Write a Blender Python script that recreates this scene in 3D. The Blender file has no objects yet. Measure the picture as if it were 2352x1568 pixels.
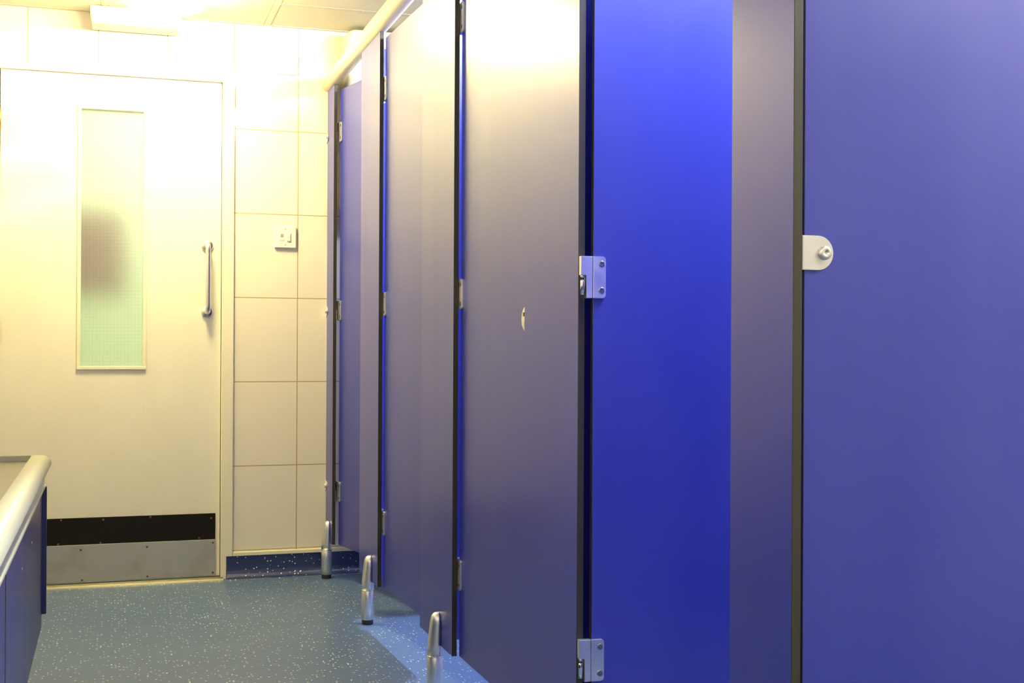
import bpy, bmesh, math, random
from mathutils import Vector, Matrix
random.seed(4)
sc = bpy.context.scene
COL = sc.collection
PI = math.pi

# ------------------------------------------------------------------ camera
F_PX, YAW, PITCH, ROLL, EYE = 2876.3, 0.3087, 0.0008, 0.005, 0.918
cam = bpy.data.cameras.new('camera'); camo = bpy.data.objects.new('camera', cam); COL.objects.link(camo)
cam.sensor_width = 36.0; cam.lens = F_PX * 36.0 / 2352.0; cam.clip_start = 0.02
xv = Vector((math.cos(YAW), -math.sin(YAW), 0)); yv = Vector((math.sin(YAW), math.cos(YAW), 0)); zv = Vector((0, 0, 1))
fw = yv * math.cos(PITCH) + zv * math.sin(PITCH); uv_ = zv * math.cos(PITCH) - yv * math.sin(PITCH)
rt = xv * math.cos(ROLL) + uv_ * math.sin(ROLL); up = uv_ * math.cos(ROLL) - xv * math.sin(ROLL)
M = Matrix((rt, up, -fw)).transposed().to_4x4(); M.translation = Vector((0, 0, EYE))
camo.matrix_world = M
sc.camera = camo

# ------------------------------------------------------------------ world, view
w = bpy.data.worlds.new('world'); sc.world = w; w.use_nodes = True
w.node_tree.nodes['Background'].inputs[0].default_value = (0.75, 0.82, 1.0, 1)
w.node_tree.nodes['Background'].inputs[1].default_value = 0.3
sc.view_settings.view_transform = 'Standard'; sc.view_settings.look = 'None'
sc.view_settings.exposure = 0.0; sc.view_settings.gamma = 1.0; sc.view_settings.use_curve_mapping = False

# ------------------------------------------------------------------ lamp settings
DRUM_W, DRUM_C = 58.0, (1.0, 0.82, 0.35)        # corridor drum by the door
FILL_W, FILL_C = 26.0, (1.0, 0.89, 0.56)        # unseen drum behind the camera, added as general fill
TUBE_W, TUBE_C = 290.0, (0.80, 0.87, 1.0)
OPEN_W, END_W, END_C = 160.0, 108.0, (0.95, 0.96, 0.90)       # cool fittings above the cubicles

# ------------------------------------------------------------------ measures
YW = 4.95            # end wall
X0 = 0.805           # cubicle front plane
H = 2.149            # ceiling
XL, XR, YB = -0.66, 2.25, -1.6
T = 0.013            # laminate thickness
ZB, ZD, ZR = 0.139, 1.885, 1.935
PILS = [(4.935, 4.785), (4.229, 3.920), (3.343, 3.003), (2.441, 2.130), (1.540, 1.376)]   # far, near

# ------------------------------------------------------------------ materials
def newmat(name):
    m = bpy.data.materials.new(name); m.use_nodes = True
    nt = m.node_tree; b = nt.nodes['Principled BSDF']
    return m, nt, b
def simple(name, col, rough=0.5, metal=0.0, **kw):
    m, nt, b = newmat(name)
    b.inputs['Base Color'].default_value = (*col, 1); b.inputs['Roughness'].default_value = rough
    b.inputs['Metallic'].default_value = metal
    for k, v in kw.items(): b.inputs[k.replace('_', ' ')].default_value = v
    return m
def nd(nt, t, **kw):
    n = nt.nodes.new(t)
    for k, v in kw.items(): setattr(n, k, v)
    return n
def mth(nt, op, a, b=None, c=None):
    n = nd(nt, 'ShaderNodeMath', operation=op)
    for i, v in enumerate((a, b, c)):
        if v is None: continue
        if isinstance(v, (int, float)): n.inputs[i].default_value = v
        else: nt.links.new(v, n.inputs[i])
    return n.outputs[0]
def mixc(nt, fac, a, b):
    n = nd(nt, 'ShaderNodeMix', data_type='RGBA')
    if isinstance(fac, (int, float)): n.inputs[0].default_value = fac
    else: nt.links.new(fac, n.inputs[0])
    for i, v in ((6, a), (7, b)):
        if isinstance(v, tuple): n.inputs[i].default_value = (*v, 1)
        else: nt.links.new(v, n.inputs[i])
    return n.outputs[2]
def pos(nt, scale=(1, 1, 1)):
    g = nd(nt, 'ShaderNodeNewGeometry'); m = nd(nt, 'ShaderNodeMapping'); m.inputs['Scale'].default_value = scale
    nt.links.new(g.outputs['Position'], m.inputs['Vector']); return m.outputs[0]
def noise(nt, vec, scale, detail=3, rough=0.5):
    n = nd(nt, 'ShaderNodeTexNoise'); n.inputs['Scale'].default_value = scale
    n.inputs['Detail'].default_value = detail; n.inputs['Roughness'].default_value = rough
    nt.links.new(vec, n.inputs['Vector']); return n.outputs['Fac']
def rng(nt, v, a, b, c, d):
    n = nd(nt, 'ShaderNodeMapRange'); nt.links.new(v, n.inputs[0])
    for i, x in enumerate((a, b, c, d)): n.inputs[i + 1].default_value = x
    return n.outputs[0]
def bump(nt, b, h, strength, dist):
    n = nd(nt, 'ShaderNodeBump'); n.inputs['Strength'].default_value = strength; n.inputs['Distance'].default_value = dist
    nt.links.new(h, n.inputs['Height']); nt.links.new(n.outputs[0], b.inputs['Normal'])

def laminate_mat(name='blue_laminate', k=1.0):
    m, nt, b = newmat(name)
    streak = noise(nt, pos(nt, (9, 9, 0.5)), 1.0, 1)
    smear = noise(nt, pos(nt, (3.5, 3.5, 1.2)), 1.0, 4, 0.55)
    c = mixc(nt, rng(nt, smear, 0.4, 0.75, 0.0, 0.35), (0.025 * k, 0.033 * k, 0.30 * k), (0.062 * k, 0.078 * k, 0.345 * k))
    c = mixc(nt, rng(nt, streak, 0.35, 0.8, 0.0, 0.10), c, (0.055, 0.06, 0.32))
    nt.links.new(c, b.inputs['Base Color'])
    r = mth(nt, 'ADD', rng(nt, smear, 0.3, 0.75, 0.29, 0.33), rng(nt, streak, 0.3, 0.7, -0.01, 0.015))
    nt.links.new(r, b.inputs['Roughness'])
    b.inputs['IOR'].default_value = 1.6
    return m
def tile_mat(name, axis):
    m, nt, b = newmat(name)
    g = nd(nt, 'ShaderNodeNewGeometry'); s = nd(nt, 'ShaderNodeSeparateXYZ'); nt.links.new(g.outputs['Position'], s.inputs[0])
    u = s.outputs[axis]; z = s.outputs[2]
    fu = mth(nt, 'FRACT', mth(nt, 'DIVIDE', mth(nt, 'ADD', u, -0.690 + 20 * 0.249), 0.249))
    fz = mth(nt, 'FRACT', mth(nt, 'DIVIDE', mth(nt, 'ADD', z, -0.1045 + 3.27), 0.327))
    gu = mth(nt, 'LESS_THAN', fu, 0.0038 / 0.249); gz = mth(nt, 'LESS_THAN', fz, 0.0036 / 0.327)
    gz = mth(nt, 'MULTIPLY', gz, mth(nt, 'LESS_THAN', z, 1.9))
    gr = mth(nt, 'MAXIMUM', gu, gz)
    n = noise(nt, pos(nt), 2.2, 3)
    tc = mixc(nt, n, (0.80, 0.735, 0.62), (0.84, 0.78, 0.665))
    nt.links.new(mixc(nt, gr, tc, (0.42, 0.33, 0.15)), b.inputs['Base Color'])
    nt.links.new(mth(nt, 'ADD', mth(nt, 'MULTIPLY', gr, 0.5), 0.28), b.inputs['Roughness'])
    hgt = mth(nt, 'ADD', mth(nt, 'MULTIPLY', gr, -1.0), mth(nt, 'MULTIPLY', noise(nt, pos(nt), 14, 2), 0.12))
    bump(nt, b, hgt, 0.5, 0.002)
    return m
def vinyl_mat(name='sparkle_vinyl', k=(1, 1, 1)):
    m, nt, b = newmat(name)
    v = nd(nt, 'ShaderNodeTexVoronoi'); v.inputs['Scale'].default_value = 95
    nt.links.new(pos(nt), v.inputs['Vector'])
    sc_ = nd(nt, 'ShaderNodeSeparateColor'); nt.links.new(v.outputs['Color'], sc_.inputs[0])
    dot = mth(nt, 'MULTIPLY', mth(nt, 'LESS_THAN', v.outputs['Distance'], 0.24), mth(nt, 'LESS_THAN', sc_.outputs[0], 0.32))
    n = noise(nt, pos(nt), 1.6, 3); n2 = noise(nt, pos(nt), 260, 1)
    c = mixc(nt, n, tuple(a * q for a, q in zip((0.068, 0.118, 0.250), k)), tuple(a * q for a, q in zip((0.090, 0.140, 0.268), k)))
    c = mixc(nt, rng(nt, n2, 0.3, 0.7, 0, 0.3), c, tuple(a * q for a, q in zip((0.12, 0.22, 0.38), k)))
    c = mixc(nt, dot, c, mixc(nt, sc_.outputs[1], (0.95, 0.92, 0.7), (0.6, 0.8, 0.95)))
    nt.links.new(c, b.inputs['Base Color'])
    nt.links.new(rng(nt, n, 0.3, 0.7, 0.3, 0.42), b.inputs['Roughness'])
    bump(nt, b, n2, 0.15, 0.0006)
    return m
def ceiling_mat():
    m, nt, b = newmat('mineral_tile')
    n = noise(nt, pos(nt), 180, 3)
    nt.links.new(mixc(nt, n, (0.60, 0.56, 0.45), (0.70, 0.66, 0.54)), b.inputs['Base Color'])
    b.inputs['Roughness'].default_value = 0.9
    bump(nt, b, n, 0.4, 0.001)
    return m
def paint_mat(name, c1, c2, rough):
    m, nt, b = newmat(name)
    n = noise(nt, pos(nt, (3, 3, 1.2)), 2.0, 4)
    nt.links.new(mixc(nt, rng(nt, n, 0.35, 0.7, 0, 1), c1, c2), b.inputs['Base Color'])
    b.inputs['Roughness'].default_value = rough
    bump(nt, b, noise(nt, pos(nt), 60, 2), 0.05, 0.001)
    return m
def steel_mat(name, col, rough, grain=True, rust=False):
    m, nt, b = newmat(name)
    n = noise(nt, pos(nt, (1.5, 1.5, 90)) if grain else pos(nt), 1.0 if grain else 30, 3)
    c = mixc(nt, n, tuple(x * 0.88 for x in col), col)
    if rust:
        r = noise(nt, pos(nt), 9, 4)
        c = mixc(nt, rng(nt, r, 0.55, 0.8, 0, 0.5), c, (0.34, 0.27, 0.16))
    nt.links.new(c, b.inputs['Base Color'])
    b.inputs['Metallic'].default_value = 1.0
    nt.links.new(rng(nt, n, 0.2, 0.8, rough - 0.05, rough + 0.07), b.inputs['Roughness'])
    return m
def glass_mat():
    m, nt, b = newmat('wired_glass')
    g = nd(nt, 'ShaderNodeNewGeometry'); s = nd(nt, 'ShaderNodeSeparateXYZ'); nt.links.new(g.outputs['Position'], s.inputs[0])
    fu = mth(nt, 'FRACT', mth(nt, 'DIVIDE', mth(nt, 'ADD', s.outputs[0], 5), 0.0127))
    fz = mth(nt, 'FRACT', mth(nt, 'DIVIDE', s.outputs[2], 0.0127))
    wire = mth(nt, 'MAXIMUM', mth(nt, 'LESS_THAN', fu, 0.10), mth(nt, 'LESS_THAN', fz, 0.10))
    nt.links.new(mixc(nt, wire, (0.90, 0.97, 0.84), (0.76, 0.82, 0.68)), b.inputs['Base Color'])
    b.inputs['Transmission Weight'].default_value = 0.93
    b.inputs['Roughness'].default_value = 0.3
    b.inputs['IOR'].default_value = 1.45
    bump(nt, b, noise(nt, pos(nt), 260, 2), 0.3, 0.0008)
    return m
def emit_mat(name, col, s):
    m, nt, b = newmat(name)
    b.inputs['Base Color'].default_value = (0.9, 0.9, 0.85, 1)
    b.inputs['Emission Color'].default_value = (*col, 1); b.inputs['Emission Strength'].default_value = s
    return m

LAM = laminate_mat()
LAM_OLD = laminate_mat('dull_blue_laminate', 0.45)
CORE = simple('laminate_core', (0.035, 0.031, 0.018), 0.38)
TILE_X = tile_mat('cream_tile_end', 0); TILE_Y = tile_mat('cream_tile_side', 1)
VINYL = vinyl_mat()
CEIL = ceiling_mat()
GRID = simple('ceiling_bar', (0.60, 0.57, 0.47), 0.75)
WHITE = paint_mat('cream_gloss_paint', (0.80, 0.765, 0.64), (0.83, 0.80, 0.68), 0.32)
FRAMEP = paint_mat('frame_gloss_paint', (0.80, 0.76, 0.58), (0.84, 0.80, 0.64), 0.28)
STEEL = steel_mat('satin_steel', (0.80, 0.78, 0.72), 0.33)
ALU = steel_mat('satin_aluminium', (0.86, 0.86, 0.85), 0.36, grain=False)
CHROME = steel_mat('polished_chrome', (0.78, 0.77, 0.74), 0.10, grain=False)
KICK = steel_mat('worn_kick_plate', (0.60, 0.59, 0.54), 0.5, grain=False, rust=True)
BLACKP = simple('black_plastic_plate', (0.008, 0.006, 0.005), 0.55, 0.0, Specular_IOR_Level=0.2)
SCREWM = simple('dark_steel_screw', (0.30, 0.29, 0.28), 0.3, 1.0)
THRESH = steel_mat('worn_threshold_metal', (0.38, 0.36, 0.26), 0.35, grain=False)
RUBBER = simple('black_rubber', (0.012, 0.012, 0.012), 0.6)
RUSTY = simple('rusted_screw', (0.20, 0.09, 0.04), 0.6, 0.5)
RAIL = paint_mat('cream_rail_coating', (0.80, 0.76, 0.60), (0.83, 0.79, 0.64), 0.22)
PLASTIC = simple('white_plastic', (0.86, 0.83, 0.74), 0.28)
PLASTIC_G = simple('greyed_plastic', (0.36, 0.32, 0.26), 0.5)
YELLOWED = paint_mat('yellowed_metal_case', (0.80, 0.74, 0.50), (0.82, 0.77, 0.55), 0.35)
GLASS = glass_mat()
WORKTOP = paint_mat('cream_solid_worktop', (0.48, 0.46, 0.31), (0.52, 0.50, 0.35), 0.36)
TROUGH = paint_mat('worn_trough_surface', (0.11, 0.10, 0.075), (0.14, 0.13, 0.10), 0.28)
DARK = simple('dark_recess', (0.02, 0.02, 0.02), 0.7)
GREENW = simple('pale_green_wall', (0.68, 0.76, 0.60), 0.6)
MAUVE = simple('mauve_felt', (0.20, 0.08, 0.11), 0.9)
BRASS = simple('brass', (0.55, 0.35, 0.10), 0.3, 1.0)

# ------------------------------------------------------------------ mesh helpers
def box(bm, x0, x1, y0, y1, z0, z1, bev=0.0, mi=0, seg=2):
    r = bmesh.ops.create_cube(bm, size=1.0)
    vs = r['verts']
    bmesh.ops.scale(bm, vec=(abs(x1 - x0), abs(y1 - y0), abs(z1 - z0)), verts=vs)
    bmesh.ops.translate(bm, vec=((x0 + x1) / 2, (y0 + y1) / 2, (z0 + z1) / 2), verts=vs)
    fs = list({f for v in vs for f in v.link_faces})
    for f in fs: f.material_index = mi
    if bev > 0:
        es = list({e for v in vs for e in v.link_edges})
        bmesh.ops.bevel(bm, geom=es, offset=bev, segments=seg, affect='EDGES', profile=0.5, clamp_overlap=True, material=-1)
def loft(bm, rings, cap=True, mi=0, smooth=True):
    """rings: list of lists of points, all the same length"""
    R = [[bm.verts.new(p) for p in r] for r in rings]
    n = len(R[0]); fs = []
    for a, b in zip(R, R[1:]):
        for i in range(n):
            f = bm.faces.new((a[i], a[(i + 1) % n], b[(i + 1) % n], b[i])); f.material_index = mi; f.smooth = smooth; fs.append(f)
    if cap:
        for r in (R[0][::-1], R[-1]):
            f = bm.faces.new(r); f.material_index = mi; fs.append(f)
    return fs
def circ(c, ax, r, n=32, rx=None):
    c = Vector(c); ax = Vector(ax).normalized()
    u = ax.orthogonal().normalized(); v = ax.cross(u)
    return [c + u * r * math.cos(2 * PI * i / n) + v * (rx or r) * math.sin(2 * PI * i / n) for i in range(n)]
def lathe(bm, base, ax, prof, n=32, mi=0):
    """prof: [(distance along axis, radius)]"""
    base = Vector(base); ax = Vector(ax).normalized()
    loft(bm, [circ(base + ax * d, ax, max(r, 1e-4), n) for d, r in prof], True, mi)
def prism(bm, pts, vec, bev=0.0, mi=0):
    """closed outline extruded by vec"""
    vec = Vector(vec)
    a = [bm.verts.new(p) for p in pts]; b = [bm.verts.new(Vector(p) + vec) for p in pts]
    n = len(a); es = []
    fs = [bm.faces.new(a[::-1]), bm.faces.new(b)]
    for i in range(n): fs.append(bm.faces.new((a[i], a[(i + 1) % n], b[(i + 1) % n], b[i])))
    for f in fs: f.material_index = mi
    if bev:
        es = [e for f in fs[:2] for e in f.edges]
        bmesh.ops.bevel(bm, geom=list(set(es)), offset=bev, segments=2, affect='EDGES', clamp_overlap=True)
def tube(bm, pts, r, n=20, mi=0):
    pts = [Vector(p) for p in pts]; rings = []; u = None
    for i, p in enumerate(pts):
        d = (pts[min(i + 1, len(pts) - 1)] - pts[max(i - 1, 0)]).normalized()
        if u is None: u = d.orthogonal().normalized()
        u = (u - d * u.dot(d)).normalized(); v = d.cross(u)
        rings.append([p + u * r * math.cos(2 * PI * k / n) + v * r * math.sin(2 * PI * k / n) for k in range(n)])
    loft(bm, rings, True, mi)
def obj(name, bm, mats, parent=None, loc=None, smooth_angle=None):
    bmesh.ops.recalc_face_normals(bm, faces=bm.faces)
    me = bpy.data.meshes.new(name); bm.to_mesh(me); bm.free()
    for m in (mats if isinstance(mats, (list, tuple)) else [mats]): me.materials.append(m)
    o = bpy.data.objects.new(name, me); COL.objects.link(o)
    if parent is not None: o.parent = parent
    if loc is not None: o.location = loc
    return o
def thing(name, label, cat, loc=(0, 0, 0), rz=0.0, group=None):
    o = bpy.data.objects.new(name, None); COL.objects.link(o); o.empty_display_size = 0.1
    o.location = loc; o.rotation_euler = (0, 0, rz); o['label'] = label; o['category'] = cat
    if group: o['group'] = group
    return o
def struct(name, bm, m, **kw):
    o = obj(name, bm, m, **kw); o['kind'] = 'structure'; return o
def NB(): return bmesh.new()
def dup_tree(root, loc, rz):
    r = root.copy(); COL.objects.link(r); r.location = loc; r.rotation_euler = (0, 0, rz)
    def kids(src, dst):
        for ch in [o for o in allobs if o.parent == src]:
            c = ch.copy(); COL.objects.link(c); c.parent = dst; kids(ch, c)
    allobs = list(COL.objects); kids(root, r)
    return r

# ================================================================== SETTING
bm = NB(); box(bm, XL, XR, YB, YW + 0.12, -0.06, 0.0); struct('floor', bm, VINYL)
bm = NB(); box(bm, XL, XR, YB, YW, H, H + 0.05); struct('ceiling', bm, CEIL)
bm = NB()
for x in (-0.645, -0.045, 0.555, 1.155, 1.755):
    box(bm, x, x + 0.024, YB, YW - 0.018, H - 0.0010, H + 0.004)
    for e in (x - 0.0025, x + 0.024): box(bm, e, e + 0.0025, YB, YW - 0.018, H - 0.0006, H + 0.004, mi=1)
for k in range(11):
    y = 4.615 - 0.6 * k
    if y > YB:
        box(bm, XL, XR, y - 0.012, y + 0.012, H - 0.0012, H + 0.004)
        for e in (y - 0.0145, y + 0.012): box(bm, XL, XR, e, e + 0.0025, H - 0.0007, H + 0.004, mi=1)
box(bm, XL, XR, YW - 0.018, YW, H - 0.0015, H + 0.004)
box(bm, XL, XR, YW - 0.003, YW, H - 0.0022, H + 0.004, mi=1)
struct('trim_1', bm, [GRID, simple('joint_shadow', (0.36, 0.31, 0.20), 0.9)])  # dark strips beside the bars paint in the shadow gaps
DX0, DX1, DZ = -0.40, 0.40, 1.916
bm = NB()
box(bm, XL - 0.1, DX0 - 0.01, YW, YW + 0.10, 0, H + 0.05)
box(bm, DX1 + 0.01, XR + 0.1, YW, YW + 0.10, 0, H + 0.05)
box(bm, DX0 - 0.01, DX1 + 0.01, YW, YW + 0.10, DZ + 0.01, H + 0.05)
struct('wall_end', bm, TILE_X)
bm = NB(); box(bm, XL - 0.1, XL, YB, YW, 0, H + 0.05); struct('wall_left', bm, TILE_Y)
bm = NB(); box(bm, XR, XR + 0.1, YB, YW, 0, H + 0.05); struct('wall_right', bm, TILE_Y)
bm = NB()
box(bm, XL - 0.1, XR + 0.1, YB - 0.1, YB, 0, H + 0.05)
struct('wall_back', bm, TILE_X)
# cream strip between tiles and coved skirting
bm = NB(); box(bm, 0.446, XR, YW - 0.010, YW, 0.086, 0.101, 0.002)
box(bm, XL, -0.446, YW - 0.010, YW, 0.086, 0.101, 0.002); struct('trim_2', bm, FRAMEP)
# coved vinyl skirting: profile swept along the wall
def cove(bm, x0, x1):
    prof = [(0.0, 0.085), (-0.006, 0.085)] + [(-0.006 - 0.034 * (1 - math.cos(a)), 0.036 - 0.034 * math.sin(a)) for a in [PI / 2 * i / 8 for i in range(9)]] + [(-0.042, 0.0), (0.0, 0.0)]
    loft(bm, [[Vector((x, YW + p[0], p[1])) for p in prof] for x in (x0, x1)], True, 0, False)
bm = NB(); cove(bm, 0.424, XR); cove(bm, XL, -0.424); struct('baseboard_end', bm, vinyl_mat('shaded_sparkle_vinyl', (0.25, 0.25, 0.5)))  # same vinyl as the floor, darker colour standing in for shade on the cove

# ------------------------------------------------------------------ entrance door
d = thing('door_1', '', '', (0, YW, 0)); del d['label']; del d['category']; d['kind'] = 'structure'
# door leaf with an opening for the vision panel; front face slightly behind the wall face
GX0, GX1, GZ0, GZ1 = -0.116, 0.110, 0.820, 1.786
bm = NB(); y0, y1 = 0.006, 0.050
lx0, lx1, lz0, lz1 = DX0 + 0.003, DX1 - 0.002, 0.012, DZ - 0.0004
box(bm, lx0, GX0, y0, y1, lz0, lz1, 0.0015); box(bm, GX1, lx1, y0, y1, lz0, lz1, 0.0015)
box(bm, GX0 - 0.001, GX1 + 0.001, y0, y1, lz0 + 0.0005, GZ0); box(bm, GX0 - 0.001, GX1 + 0.001, y0, y1, GZ1, lz1 - 0.0005)
obj('door_leaf', bm, WHITE, d)
bm = NB(); bw = 0.012
box(bm, GX0 - bw, GX0 + 0.001, -0.001, 0.02, GZ0 - bw, GZ1 + bw, 0.002); box(bm, GX1 - 0.001, GX1 + bw, -0.001, 0.02, GZ0 - bw, GZ1 + bw, 0.002)
box(bm, GX0 - bw, GX1 + bw, -0.002, 0.02, GZ0 - bw, GZ0 + 0.001, 0.002); box(bm, GX0 - bw, GX1 + bw, -0.002, 0.02, GZ1 - 0.001, GZ1 + bw, 0.002)
bead = obj('glazing_bead', bm, FRAMEP, d)
bm = NB(); box(bm, GX0 + 0.001, GX1 - 0.001, 0.024, 0.030, GZ0 + 0.001, GZ1 - 0.001)
g = obj('glass_pane', bm, GLASS, d); g['label'] = 'greenish wired obscure glass'
# pull handle
hx, hz0, hz1 = 0.346, 1.030, 1.285
bm = NB(); r = 0.045; ys = 0.006
pts = [(hx, ys, hz1), (hx, -0.022, hz1)] + [(hx, -0.022 - 0.018 * math.sin(a), hz1 - 0.018 * (1 - math.cos(a))) for a in [PI / 2 * i / 6 for i in range(1, 7)]]
pts += [(hx, -0.040, hz0 + 0.018)] + [(hx, -0.022 - 0.018 * math.cos(a), hz0 + 0.018 - 0.018 * math.sin(a)) for a in [PI / 2 * i / 6 for i in range(1, 7)]] + [(hx, ys, hz0)]
tube(bm, pts, 0.0095, 20)
h = obj('pull_handle', bm, STEEL, d); h['label'] = 'upright stainless pull handle'
for z in (hz0, hz1):
    bm = NB(); lathe(bm, (hx, ys, z), (0, -1, 0), [(0, 0.022), (0.006, 0.022), (0.009, 0.019), (0.010, 0.0)], 28); obj('handle_rose', bm, STEEL, h)
# kick plates
bm = NB(); box(bm, lx0 + 0.01, 0.381, 0.000, 0.0062, 0.148, 0.254, 0.001); k1 = obj('kick_plate', bm, BLACKP, d); k1['label'] = 'black kick plate'
bm = NB(); box(bm, lx0 + 0.01, 0.382, -0.002, 0.0062, 0.016, 0.154, 0.001); k2 = obj('kick_plate', bm, KICK, d); k2['label'] = 'worn metal kick plate'
def screw(name, c, ax, r, mat, par, t=0.0015):
    bm = NB(); lathe(bm, c, ax, [(0, r), (t * 0.6, r * 0.9), (t, r * 0.35), (t * 0.95, 0)], 16); return obj(name, bm, mat, par)
for x, z in ((-0.18, 0.155 + 0.092), (-0.03, 0.244), (0.14, 0.248), (0.365, 0.235), (-0.19, 0.158), (-0.04, 0.158), (0.32, 0.160)):
    screw('screw', (x, 0.0, z), (0, -1, 0), 0.004, RUSTY, k1)
for x, z in ((-0.11, 0.135), (0.128, 0.136), (0.372, 0.142), (-0.105, 0.022), (0.13, 0.024), (0.372, 0.026), (-0.34, 0.135), (-0.34, 0.024)):
    screw('screw', (x, -0.002, z), (0, -1, 0), 0.0042, RUSTY, k2)
bm = NB()
for z in (0.25, 0.95, 1.73): tube(bm, [(lx0 - 0.003, -0.002, z - 0.04), (lx0 - 0.003, -0.002, z + 0.04)], 0.006, 12)
obj('door_hinge', bm, BRASS, d)
# frame
bm = NB(); fy0, fy1 = YW - 0.012, YW + 0.09
box(bm, DX1, 0.446, fy0, fy1, 0.086, DZ + 0.029, 0.003); box(bm, DX1, 0.422, fy0, fy1, 0.0, 0.090, 0.002)
box(bm, -0.446, DX0, fy0, fy1, 0.086, DZ + 0.029, 0.003); box(bm, -0.422, DX0, fy0, fy1, 0.0, 0.090, 0.002)
box(bm, DX0 - 0.002, DX1 + 0.002, fy0 + 0.0005, fy1, DZ, DZ + 0.0285, 0.003)
box(bm, DX1 - 0.012, DX1 + 0.002, YW + 0.052, fy1, 0.0, DZ + 0.002); box(bm, DX0 - 0.002, DX0 + 0.012, YW + 0.052, fy1, 0.0, DZ + 0.002)
box(bm, DX0 - 0.002, DX1 + 0.002, YW + 0.052, fy1, DZ - 0.012, DZ + 0.002)
struct('trim_3', bm, FRAMEP)
# threshold strip
bm = NB(); prism(bm, [(DX0, YW - 0.030, 0.0), (DX0, YW - 0.026, 0.006), (DX0, YW - 0.014, 0.010), (DX0, YW + 0.012, 0.010), (DX0, YW + 0.03, 0.0)], (0.81, 0, 0)); struct('trim_4', bm, THRESH)

# lobby beyond the door, seen blurred through the glass
LY = YW + 1.0
bm = NB(); box(bm, -1.2, 1.3, YW + 0.12, LY, -0.06, 0.0); struct('floor_lobby', bm, simple('pale_lobby_floor', (0.62, 0.66, 0.52), 0.5))
bm = NB(); box(bm, -1.2, 1.3, YW + 0.10, LY, H, H + 0.05); struct('ceiling_lobby', bm, CEIL)
bm = NB(); box(bm, -1.3, 1.4, LY, LY + 0.1, 0, H); struct('wall_lobby_back', bm, GREENW)
bm = NB(); box(bm, -1.3, -1.2, YW + 0.1, LY, 0, H); struct('wall_lobby_left', bm, GREENW)
bm = NB(); box(bm, 1.3, 1.4, YW + 0.1, LY, 0, H); struct('wall_lobby_right', bm, GREENW)

# ================================================================== LIGHT FITTINGS
def drum(loc, watts, col, label, r=0.15):
    t = thing('ceiling_light', label, 'ceiling light', loc)
    bm = NB(); lathe(bm, (0, 0, 0), (0, 0, -1), [(0, r * 1.02), (0.018, r * 1.02), (0.022, r * 0.97), (0.022, 0)], 48); obj('base', bm, PLASTIC, t)
    bm = NB(); prof = [(0.020, r * 0.96), (0.055, r * 0.95), (0.072, r * 0.90), (0.082, r * 0.78), (0.087, r * 0.5), (0.088, 0)]
    lathe(bm, (0, 0, 0), (0, 0, -1), prof, 48)
    area = PI * r * r + 2 * PI * r * 0.05
    dm = emit_mat('lit_diffuser', col, watts / (area * PI)); obj('diffuser', bm, dm, t)
    return t
drum((0.165, 4.47, H - 0.004), DRUM_W, DRUM_C, 'glaring round ceiling light in front of the end wall door')
drum((0.165, -0.60, H - 0.004), FILL_W, FILL_C, 'unseen round fill light added behind the camera, over the near end of the corridor')
def strip(loc, half, watts, label, col=TUBE_C):
    t = thing('strip_light', label, 'ceiling light', loc)
    bm = NB(); box(bm, -0.05, 0.05, -half - 0.03, half + 0.03, -0.02, 0.0, 0.004)
    for y in (-half - 0.01, half + 0.01): box(bm, -0.02, 0.02, y - 0.012, y + 0.012, -0.06, -0.018, 0.004)
    obj('housing', bm, PLASTIC, t)
    bm = NB(); tube(bm, [(0, -half, -0.040), (0, half, -0.040)], 0.013, 20)
    obj('lamp_tube', bm, emit_mat('lit_tube', col, watts / (2 * PI * 0.013 * 2 * half * PI)), t)
strip((1.32, 1.88, H - 0.004), 0.16, OPEN_W, 'short cool strip light over the cubicle with the open door')
strip((1.68, 3.30, H - 0.004), 0.80, TUBE_W, 'long cool white strip light over the row of cubicles')
strip((1.85, 0.70, H - 0.004), 0.35, END_W, 'short white strip light beyond the blue end panel', END_C)
lob = thing('strip_light', 'strip light in the lobby behind the wired glass', 'ceiling light', (0.5, YW + 0.55, H))
bm = NB(); box(bm, -0.05, 0.05, -0.3, 0.3, -0.03, 0.0, 0.004); obj('housing', bm, PLASTIC, lob)
bm = NB(); tube(bm, [(0, -0.28, -0.045), (0, 0.28, -0.045)], 0.018, 16); obj('lamp_tube', bm, emit_mat('lobby_tube', (1.0, 1.0, 0.86), 52 / (2 * PI * 0.018 * 0.56 * PI)), lob)
bd = NB(); box(bd, -0.19, 0.19, -0.02, 0.0, -0.19, 0.19, 0.004)
bo = obj('notice_board', bd, MAUVE, loc=(-0.13, LY - 0.0, 1.32)); bo['label'] = 'dark mauve board blurred behind the wired glass'; bo['category'] = 'notice board'

# emergency bulkhead on the ceiling against the end wall
t = thing('emergency_light', 'boxy cream emergency light high above the door beside the glaring round light', 'light', (0.078, 4.885, H - 0.004))
bm = NB(); box(bm, -0.162, 0.162, -0.055, 0.063, -0.034, 0.0, 0.004); obj('housing', bm, PLASTIC, t)
bm = NB(); box(bm, -0.158, 0.158, -0.060, 0.060, -0.066, -0.034, 0.008, seg=3); obj('diffuser', bm, simple('prismatic_cover', (0.86, 0.84, 0.72), 0.2, 0.0, Transmission_Weight=0.25), t)
bm = NB(); lathe(bm, (-0.128, -0.0595, -0.050), (0, -1, 0), [(0, 0.003), (0.003, 0.002), (0.0035, 0)], 12); i_ = obj('indicator_lamp', bm, emit_mat('green_led', (0.2, 1.0, 0.4), 12.0), t); i_['label'] = 'small green indicator'

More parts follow.
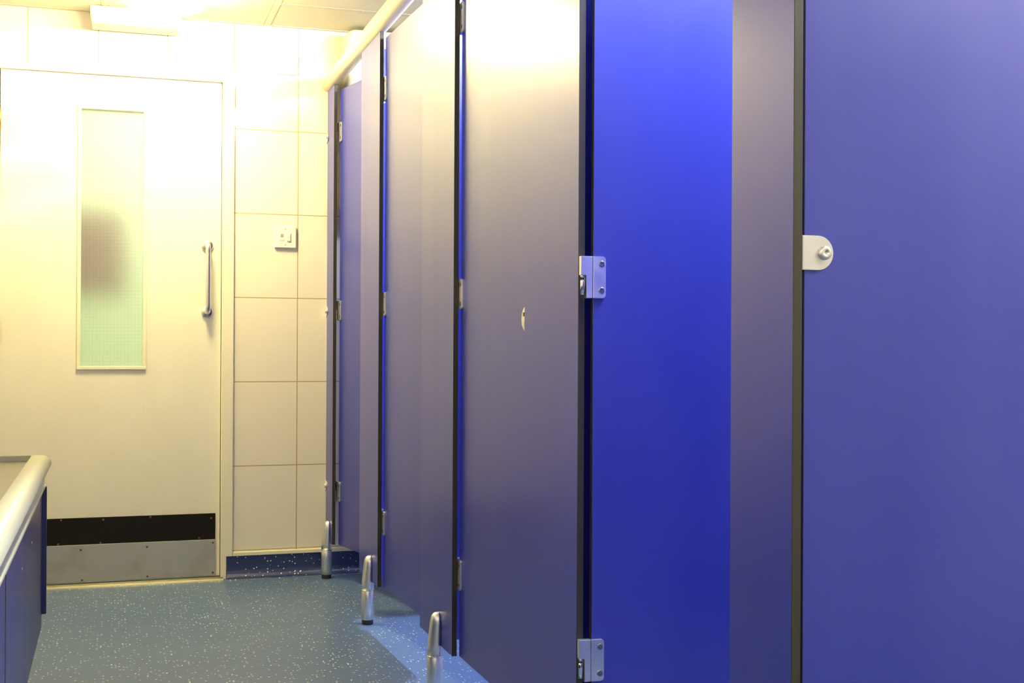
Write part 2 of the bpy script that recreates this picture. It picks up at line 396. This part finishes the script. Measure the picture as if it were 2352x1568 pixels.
# ================================================================== WALL FITTINGS
def screw_head(par, c, ax=(0, -1, 0), r=0.003, mat=None): return screw('screw', c, ax, r, mat or PLASTIC_G, par, 0.0008)
t = thing('fused_switch', 'white fused switch plate on the tiles right of the door frame', 'switch', (0.642, YW, 1.326))
bm = NB(); box(bm, -0.043, 0.043, -0.011, 0.0, -0.043, 0.043, 0.004, seg=3); obj('plate', bm, PLASTIC, t)
bm = NB(); box(bm, 0.006, 0.020, -0.0155, -0.009, -0.016, 0.016, 0.0015); box(bm, 0.009, 0.017, -0.0165, -0.012, -0.001, 0.001); obj('rocker', bm, PLASTIC, t)
bm = NB(); box(bm, -0.023, -0.004, -0.0122, -0.009, -0.014, 0.014, 0.001); box(bm, -0.019, -0.008, -0.0135, -0.011, 0.0, 0.012, 0.001, mi=1); obj('fuse_carrier', bm, [PLASTIC, PLASTIC_G], t)
for z in (-0.031, 0.031): screw_head(t, (0, -0.011, z), r=0.0022)
t = thing('blanking_plate', 'square blank white plate high on the wall near the rail end', 'cover plate', (0.648, YW, 2.001))
bm = NB(); box(bm, -0.041, 0.041, -0.008, 0.0, -0.038, 0.038, 0.003, seg=3); obj('plate', bm, PLASTIC, t)
for x in (-0.030, 0.030): screw_head(t, (x, -0.008, 0), r=0.0025)
# tapered case high in the far cubicle
t = thing('wall_heater', 'rounded yellowed case high on the end wall above the far cubicle', 'heater', (0.855, YW, 1.42))
bm = NB()
def rrect(x0, x1, z0, z1, r, y, n=6):
    P = []
    for cx, cz, a0 in ((x1 - r, z1 - r, 0), (x0 + r, z1 - r, PI / 2), (x0 + r, z0 + r, PI), (x1 - r, z0 + r, 1.5 * PI)):
        for k in range(n + 1):
            a = a0 + PI / 2 * k / n; P.append(Vector((cx + r * math.cos(a), y, cz + r * math.sin(a))))
    return P
loft(bm, [rrect(0.0, 0.34, 0.0, 0.715, 0.035, 0.0), rrect(0.004, 0.336, 0.004, 0.711, 0.035, -0.125), rrect(0.012, 0.328, 0.012, 0.703, 0.033, -0.145), rrect(0.03, 0.31, 0.03, 0.685, 0.03, -0.150)])
obj('case', bm, YELLOWED, t)
bm = NB(); box(bm, 0.06, 0.28, -0.156, -0.149, 0.03, 0.06, 0.002); obj('outlet_grille', bm, PLASTIC_G, t)
screw_head(t, (0.085, -0.1495, 0.655), r=0.003)

# ================================================================== CUBICLES
# head rail
bm = NB(); rc = X0 + 0.006
rings = []
for y, r in [(YW - 0.001, 0.030), (1.372, 0.030), (1.366, 0.028), (1.364, 0.02)]: rings.append(circ((rc, y, ZR), (0, -1, 0), r, 40))
loft(bm, rings)
o = obj('head_rail', bm, RAIL); o['label'] = 'cream round rail running along the tops of the blue cubicles'; o['category'] = 'rail'

def panel_mesh(x0, x1, y0, y1, z0, z1, thin):
    """laminate sheet: blue broad faces, black core at the edges; thin = axis of thickness"""
    bm = NB(); box(bm, x0, x1, y0, y1, z0, z1, 0.0008, 0, 1)
    for f in bm.faces:
        n = f.normal; f.material_index = 0 if abs(n[thin]) > 0.9 else 1
    return bm
def foot_parts(par, x, y):
    bm = NB(); lathe(bm, (x, y, 0.0), (0, 0, 1), [(0, 0.0175), (0.002, 0.0185), (0.018, 0.0185)], 32); 
    lg_bm = NB()
    lathe(lg_bm, (x, y, 0.016), (0, 0, 1), [(0, 0.0205), (0.094, 0.0205), (0.0955, 0.0195)], 36)
    # upper clamp: half shell on the corridor side, leaning in to the panel face, with a rounded cap
    rings = []
    for z, q in ((0.112, 1.0), (0.135, 0.97), (0.160, 0.90), (0.185, 0.81), (0.203, 0.73), (0.212, 0.66), (0.218, 0.56), (0.2215, 0.42), (0.223, 0.22)):
        wy = 0.0205 if z < 0.2 else 0.0205 * math.sqrt(max(0.0, 1 - ((z - 0.2) / 0.024) ** 2))
        depth = 0.0303 * q
        rings.append([Vector((-0.0002 - depth * math.cos(-PI / 2 + PI * k / 16) ** 0.8 if 0 < k < 16 else -0.0002, y + wy * math.sin(-PI / 2 + PI * k / 16), z)) for k in range(17)])
    loft(lg_bm, rings, True)
    box(lg_bm, -0.008, 0.009, y - 0.010, y + 0.010, 0.108, ZB, 0.001)
    lg = obj('leg', lg_bm, ALU, par)
    obj('rubber_foot', bm, RUBBER, lg)
    bm = NB(); lathe(bm, (x, y, 0.1095), (0, 0, 1), [(0, 0.0208), (0.0008, 0.0214), (0.0022, 0.0214), (0.003, 0.0208)], 36); obj('collar_ring', bm, CHROME, lg)
def d_bracket(par, origin, u, n, sz=0.042, ln=0.042):
    """D shaped plate: straight side at origin, running along u, standing off along n, with a domed bolt"""
    u = Vector(u); n = Vector(n); o0 = Vector(origin); hh = sz / 2; cx = ln - hh
    pts = [o0 + Vector((0, 0, -hh)), o0 + u * cx + Vector((0, 0, -hh))]
    for k in range(1, 16):
        a = -PI / 2 + PI * k / 16; pts.append(o0 + u * (cx + hh * math.cos(a)) + Vector((0, 0, hh * math.sin(a))))
    pts += [o0 + u * cx + Vector((0, 0, hh)), o0 + Vector((0, 0, hh))]
    bm = NB(); prism(bm, pts, n * 0.0035, 0.0008)
    b = obj('angle_bracket', bm, ALU, par)
    bm = NB(); c = o0 + u * (cx + 0.008) + n * 0.0035
    lathe(bm, c, n, [(0, 0.0088), (0.003, 0.0088), (0.0048, 0.0078), (0.0054, 0.006), (0.0056, 0.0022), (0.0035, 0.0018), (0.0034, 0)], 28)
    obj('bolt', bm, STEEL, b)
    return b
PIL_LABEL = ['narrow blue end pilaster fixed to the tiled wall at the far end',
             'blue cubicle pilaster on a steel foot, between the two far doors',
             'blue cubicle pilaster whose tall foot stands at the bottom edge of the photo',
             'blue cubicle pilaster between the shut door with a lock and the open door',
             'narrow blue pilaster nearest the camera, edge on at the end panel']
FOOT_Y = [4.850, 4.025, 3.133, 2.285, 1.455]
for i, (far, near) in enumerate(PILS):
    t = thing('cubicle_pilaster', PIL_LABEL[i], 'cubicle panel', (X0, near, 0), 0, 'blue pilasters along the cubicle front')
    obj('panel', panel_mesh(0, T, 0, far - near, ZB, 1.9045, 0), [LAM, CORE], t)
    foot_parts(t, -0.010, FOOT_Y[i] - near)
    if i == 0:
        for z in (0.350, 1.037, 1.724): 
            b = d_bracket(t, (0, YW - near - 0.001, z), (0, -1, 0), (-1, 0, 0), 0.042, 0.040)
            
# dividers between cubicles
DIVS = [(4.075, 'blue dividing panel glimpsed through the gap beside the second far door'),
        (3.175, 'blue dividing panel glimpsed through the gap beside the shut door'),
        (2.285, 'dark blue dividing panel in the narrow gap behind the open door')]
for y, lab in DIVS:
    t = thing('cubicle_divider', lab, 'cubicle panel', (X0 + T + 0.004, y, 0), 0, 'blue dividing panels inside the cubicles')
    obj('panel', panel_mesh(0, XR - (X0 + T + 0.004) - 0.002, -T / 2, T / 2, ZB, 1.885, 1), [LAM, CORE], t)
    for z in (0.350, 1.037, 1.724): d_bracket(t, (-0.002, -T / 2, z), (1, 0, 0), (0, -1, 0))
ye = 1.379
t = thing('cubicle_end_panel', 'broad blue end panel filling the right side, with a round-ended bracket', 'cubicle panel', (X0 + T + 0.004, ye, 0))
obj('panel', panel_mesh(0, XR - (X0 + T + 0.004) - 0.002, 0, T, ZB, 1.92, 1), [LAM, CORE], t)
for z in (0.350, 1.032, 1.714): d_bracket(t, (-0.004, 0, z), (1, 0, 0), (0, -1, 0), 0.043, 0.044)

# doors
HZ = (0.343, 1.037, 1.722)
def hinge(par, z):
    h0 = z - 0.038; h1 = z + 0.038; fx = -0.0122
    # leaf screwed to the door face: plan x -0.016..-0.004, y -0.033..-0.0085
    bm = NB(); y0_, y1_ = -0.0235, 0.001; r = 0.006
    pts = [(fx, y1_, h0), (fx, y1_, h1)]
    for k in range(5): a = PI / 2 - PI / 2 * k / 4; pts.append((fx, y0_ + r - r * math.cos(a) , h1 - r + r * math.sin(a)))
    for k in range(5): a = PI / 2 * k / 4; pts.append((fx, y0_ + r - r * math.cos(a), h0 + r - r * math.sin(a)))
    prism(bm, [Vector(p) for p in pts], (0.0053, 0, 0), 0.0010)
    hg = obj('hinge', bm, ALU, par)
    for dz in (-0.024, 0.024):
        bm = NB(); lathe(bm, (fx - 0.0001, -0.0155, z + dz), (-1, 0, 0), [(0, 0.0058), (0.0006, 0.0056), (0.0006, 0.004), (0.0002, 0.0018), (0.0001, 0)], 20); obj('screw', bm, SCREWM, hg)
    # knuckle body with a step cut from its lower corner
    bm = NB(); ya, yb, yc = 0.0018, 0.024, 0.0135
    zc = z + 0.004
    pts = [(-0.0115, ya, h0), (-0.0115, ya, h1), (-0.0115, yb, h1), (-0.0115, yb, zc), (-0.0115, yc, zc), (-0.0115, yc, h0)]
    prism(bm, [Vector(p) for p in pts], (0.012, 0, 0), 0.0008)
    obj('knuckle', bm, ALU, hg)
    bm = NB(); lathe(bm, (-0.0055, 0.0195, h0 + 0.006), (0, 0, 1), [(0, 0.004), (0.024, 0.0042), (0.0275, 0.0030), (0.0285, 0)], 20)
    lathe(bm, (-0.0055, 0.0195, zc - 0.006), (0, 0, 1), [(0, 0.0), (0.001, 0.0035), (0.006, 0.0042)], 20)
    obj('hinge_pin', bm, CHROME, hg)
def lock(par, y, z):
    bm = NB(); lathe(bm, (-0.007, y, z), (-1, 0, 0), [(0, 0.027), (0.004, 0.027), (0.0058, 0.0255), (0.0064, 0.022), (0.0066, 0)], 40)
    lk = obj('lock_indicator', bm, CHROME, par)
    bm = NB(); box(bm, -0.0144, -0.013, y - 0.010, y + 0.010, z + 0.006, z + 0.014, 0.0006); obj('indicator_window', bm, DARK, lk)
    bm = NB(); box(bm, -0.0155, -0.013, y - 0.0015, y + 0.0015, z - 0.016, z - 0.004, 0.0006); obj('coin_slot', bm, STEEL, lk)
DOORS = [(0, 11.5, 'farthest blue cubicle door, standing ajar beside the tiled wall'),
         (1, 2.2, 'second blue cubicle door from the far wall, almost closed'),
         (2, 0.3, 'shut blue cubicle door with the half-hidden round lock'),
         (3, 88.5, 'bright blue cubicle door standing wide open, with two visible silver hinges')]
for i, ang, lab in DOORS:
    near = PILS[i][1]; far2 = PILS[i + 1][0]
    t = thing('cubicle_door', lab, 'cubicle door', (X0 + (0.031 if i == 0 else 0.025), near - 0.002, 0), math.radians(ang), 'blue doors of the cubicle row')
    L = near - 0.002 - far2 - 0.005
    obj('panel', panel_mesh(-0.007, 0.006, -L, -0.0005, ZB, ZD, 0), [LAM, CORE], t)
    for z in HZ: hinge(t, z)
    lock(t, -L + 0.036, 0.967)

# ================================================================== VANITY / TROUGH
YE = 3.10; XF = -0.154; ZT = 0.652; YN = -0.6
t = thing('trough_counter', 'cream counter with rounded front lip and blue panels at the left edge', 'counter', ((XL + XF) / 2, (YE + YN) / 2, 0))
ox, oy = t.location.x, t.location.y
def P(x, y, z): return Vector((x - ox, y - oy, z))
# front lip, rounded, swept along the corridor
prof = [(-0.178, ZT - 0.020), (-0.178, ZT - 0.002), (-0.176, ZT)]
R = 0.024
for k in range(9):
    a = PI / 2 - PI / 2 * k / 8; prof.append((-0.134 - R + R * math.cos(a), ZT - R * 0.8 + R * 0.8 * math.sin(a)))
for k in range(1, 8):
    a = -PI / 2 * k / 7; prof.append((-0.134 - 0.016 + 0.016 * math.cos(a), ZT - 0.0195 + 0.012 * math.sin(a)))
prof += [(-0.178, ZT - 0.0315)]
bm = NB()
rings = []
for y, s in ((YN, 1.0), (YE - 0.004, 1.0), (YE, 0.97)):
    rings.append([P(-0.156 + (x + 0.156) * s, y, ZT - 0.026 + (z - ZT + 0.026) * s) for x, z in prof])
loft(bm, rings)
lip = obj('front_lip', bm, WORKTOP, t)
bm = NB(); box(bm, XL + 0.001 - ox, -0.178 - ox, YN - oy, YE - 0.006 - oy, ZT - 0.05, ZT - 0.013, 0.001)
tr = obj('trough_surface', bm, TROUGH, t); tr['label'] = 'greyish worn trough surface'
bm = NB(); box(bm, XL + 0.001 - ox, -0.1785 - ox, YE - 0.006 - oy, YE - oy, ZT - 0.05, ZT, 0.0015); obj('end_lip', bm, WORKTOP, t)
# metal trim strip, tilted below the lip
bm = NB()
prism(bm, [P(-0.152, YN, ZT - 0.031), P(-0.148, YN, ZT - 0.033), P(-0.149, YN, 0.583), P(-0.158, YN, 0.583), P(-0.158, YN, ZT - 0.031)], (0, YE - 0.004 - YN, 0))
obj('metal_trim', bm, ALU, t)
bm = NB(); box(bm, -0.158 - ox, -0.146 - ox, YN - oy, YE - oy, 0.577, 0.5835, 0.001); obj('trim_edge', bm, WORKTOP, t)
# blue fascia panels
yj = 2.06
for ya, yb in ((yj + 0.008, YE - 0.006), (1.05, yj - 0.008), (0.04, 1.044), (YN, 0.034)):
    bm = panel_mesh(XF - T - ox, XF - ox, ya - oy, yb - oy, 0.254, 0.578, 0)
    fp = obj('fascia_panel', bm, [LAM_OLD, CORE], t)
    if yb > 2:
        for y, z in ((2.80, 0.508), (2.42, 0.505), (2.709, 0.508)):
            if ya < y < yb and y != 2.80: screw('screw', P(XF, y, z), (1, 0, 0), 0.003, ALU, fp)
bm = panel_mesh(XL + 0.01 - ox, -0.144 - ox, YE - 0.004 - oy, YE + 0.009 - oy, 0.283, 0.578, 1); obj('end_panel', bm, [LAM_OLD, CORE], t)
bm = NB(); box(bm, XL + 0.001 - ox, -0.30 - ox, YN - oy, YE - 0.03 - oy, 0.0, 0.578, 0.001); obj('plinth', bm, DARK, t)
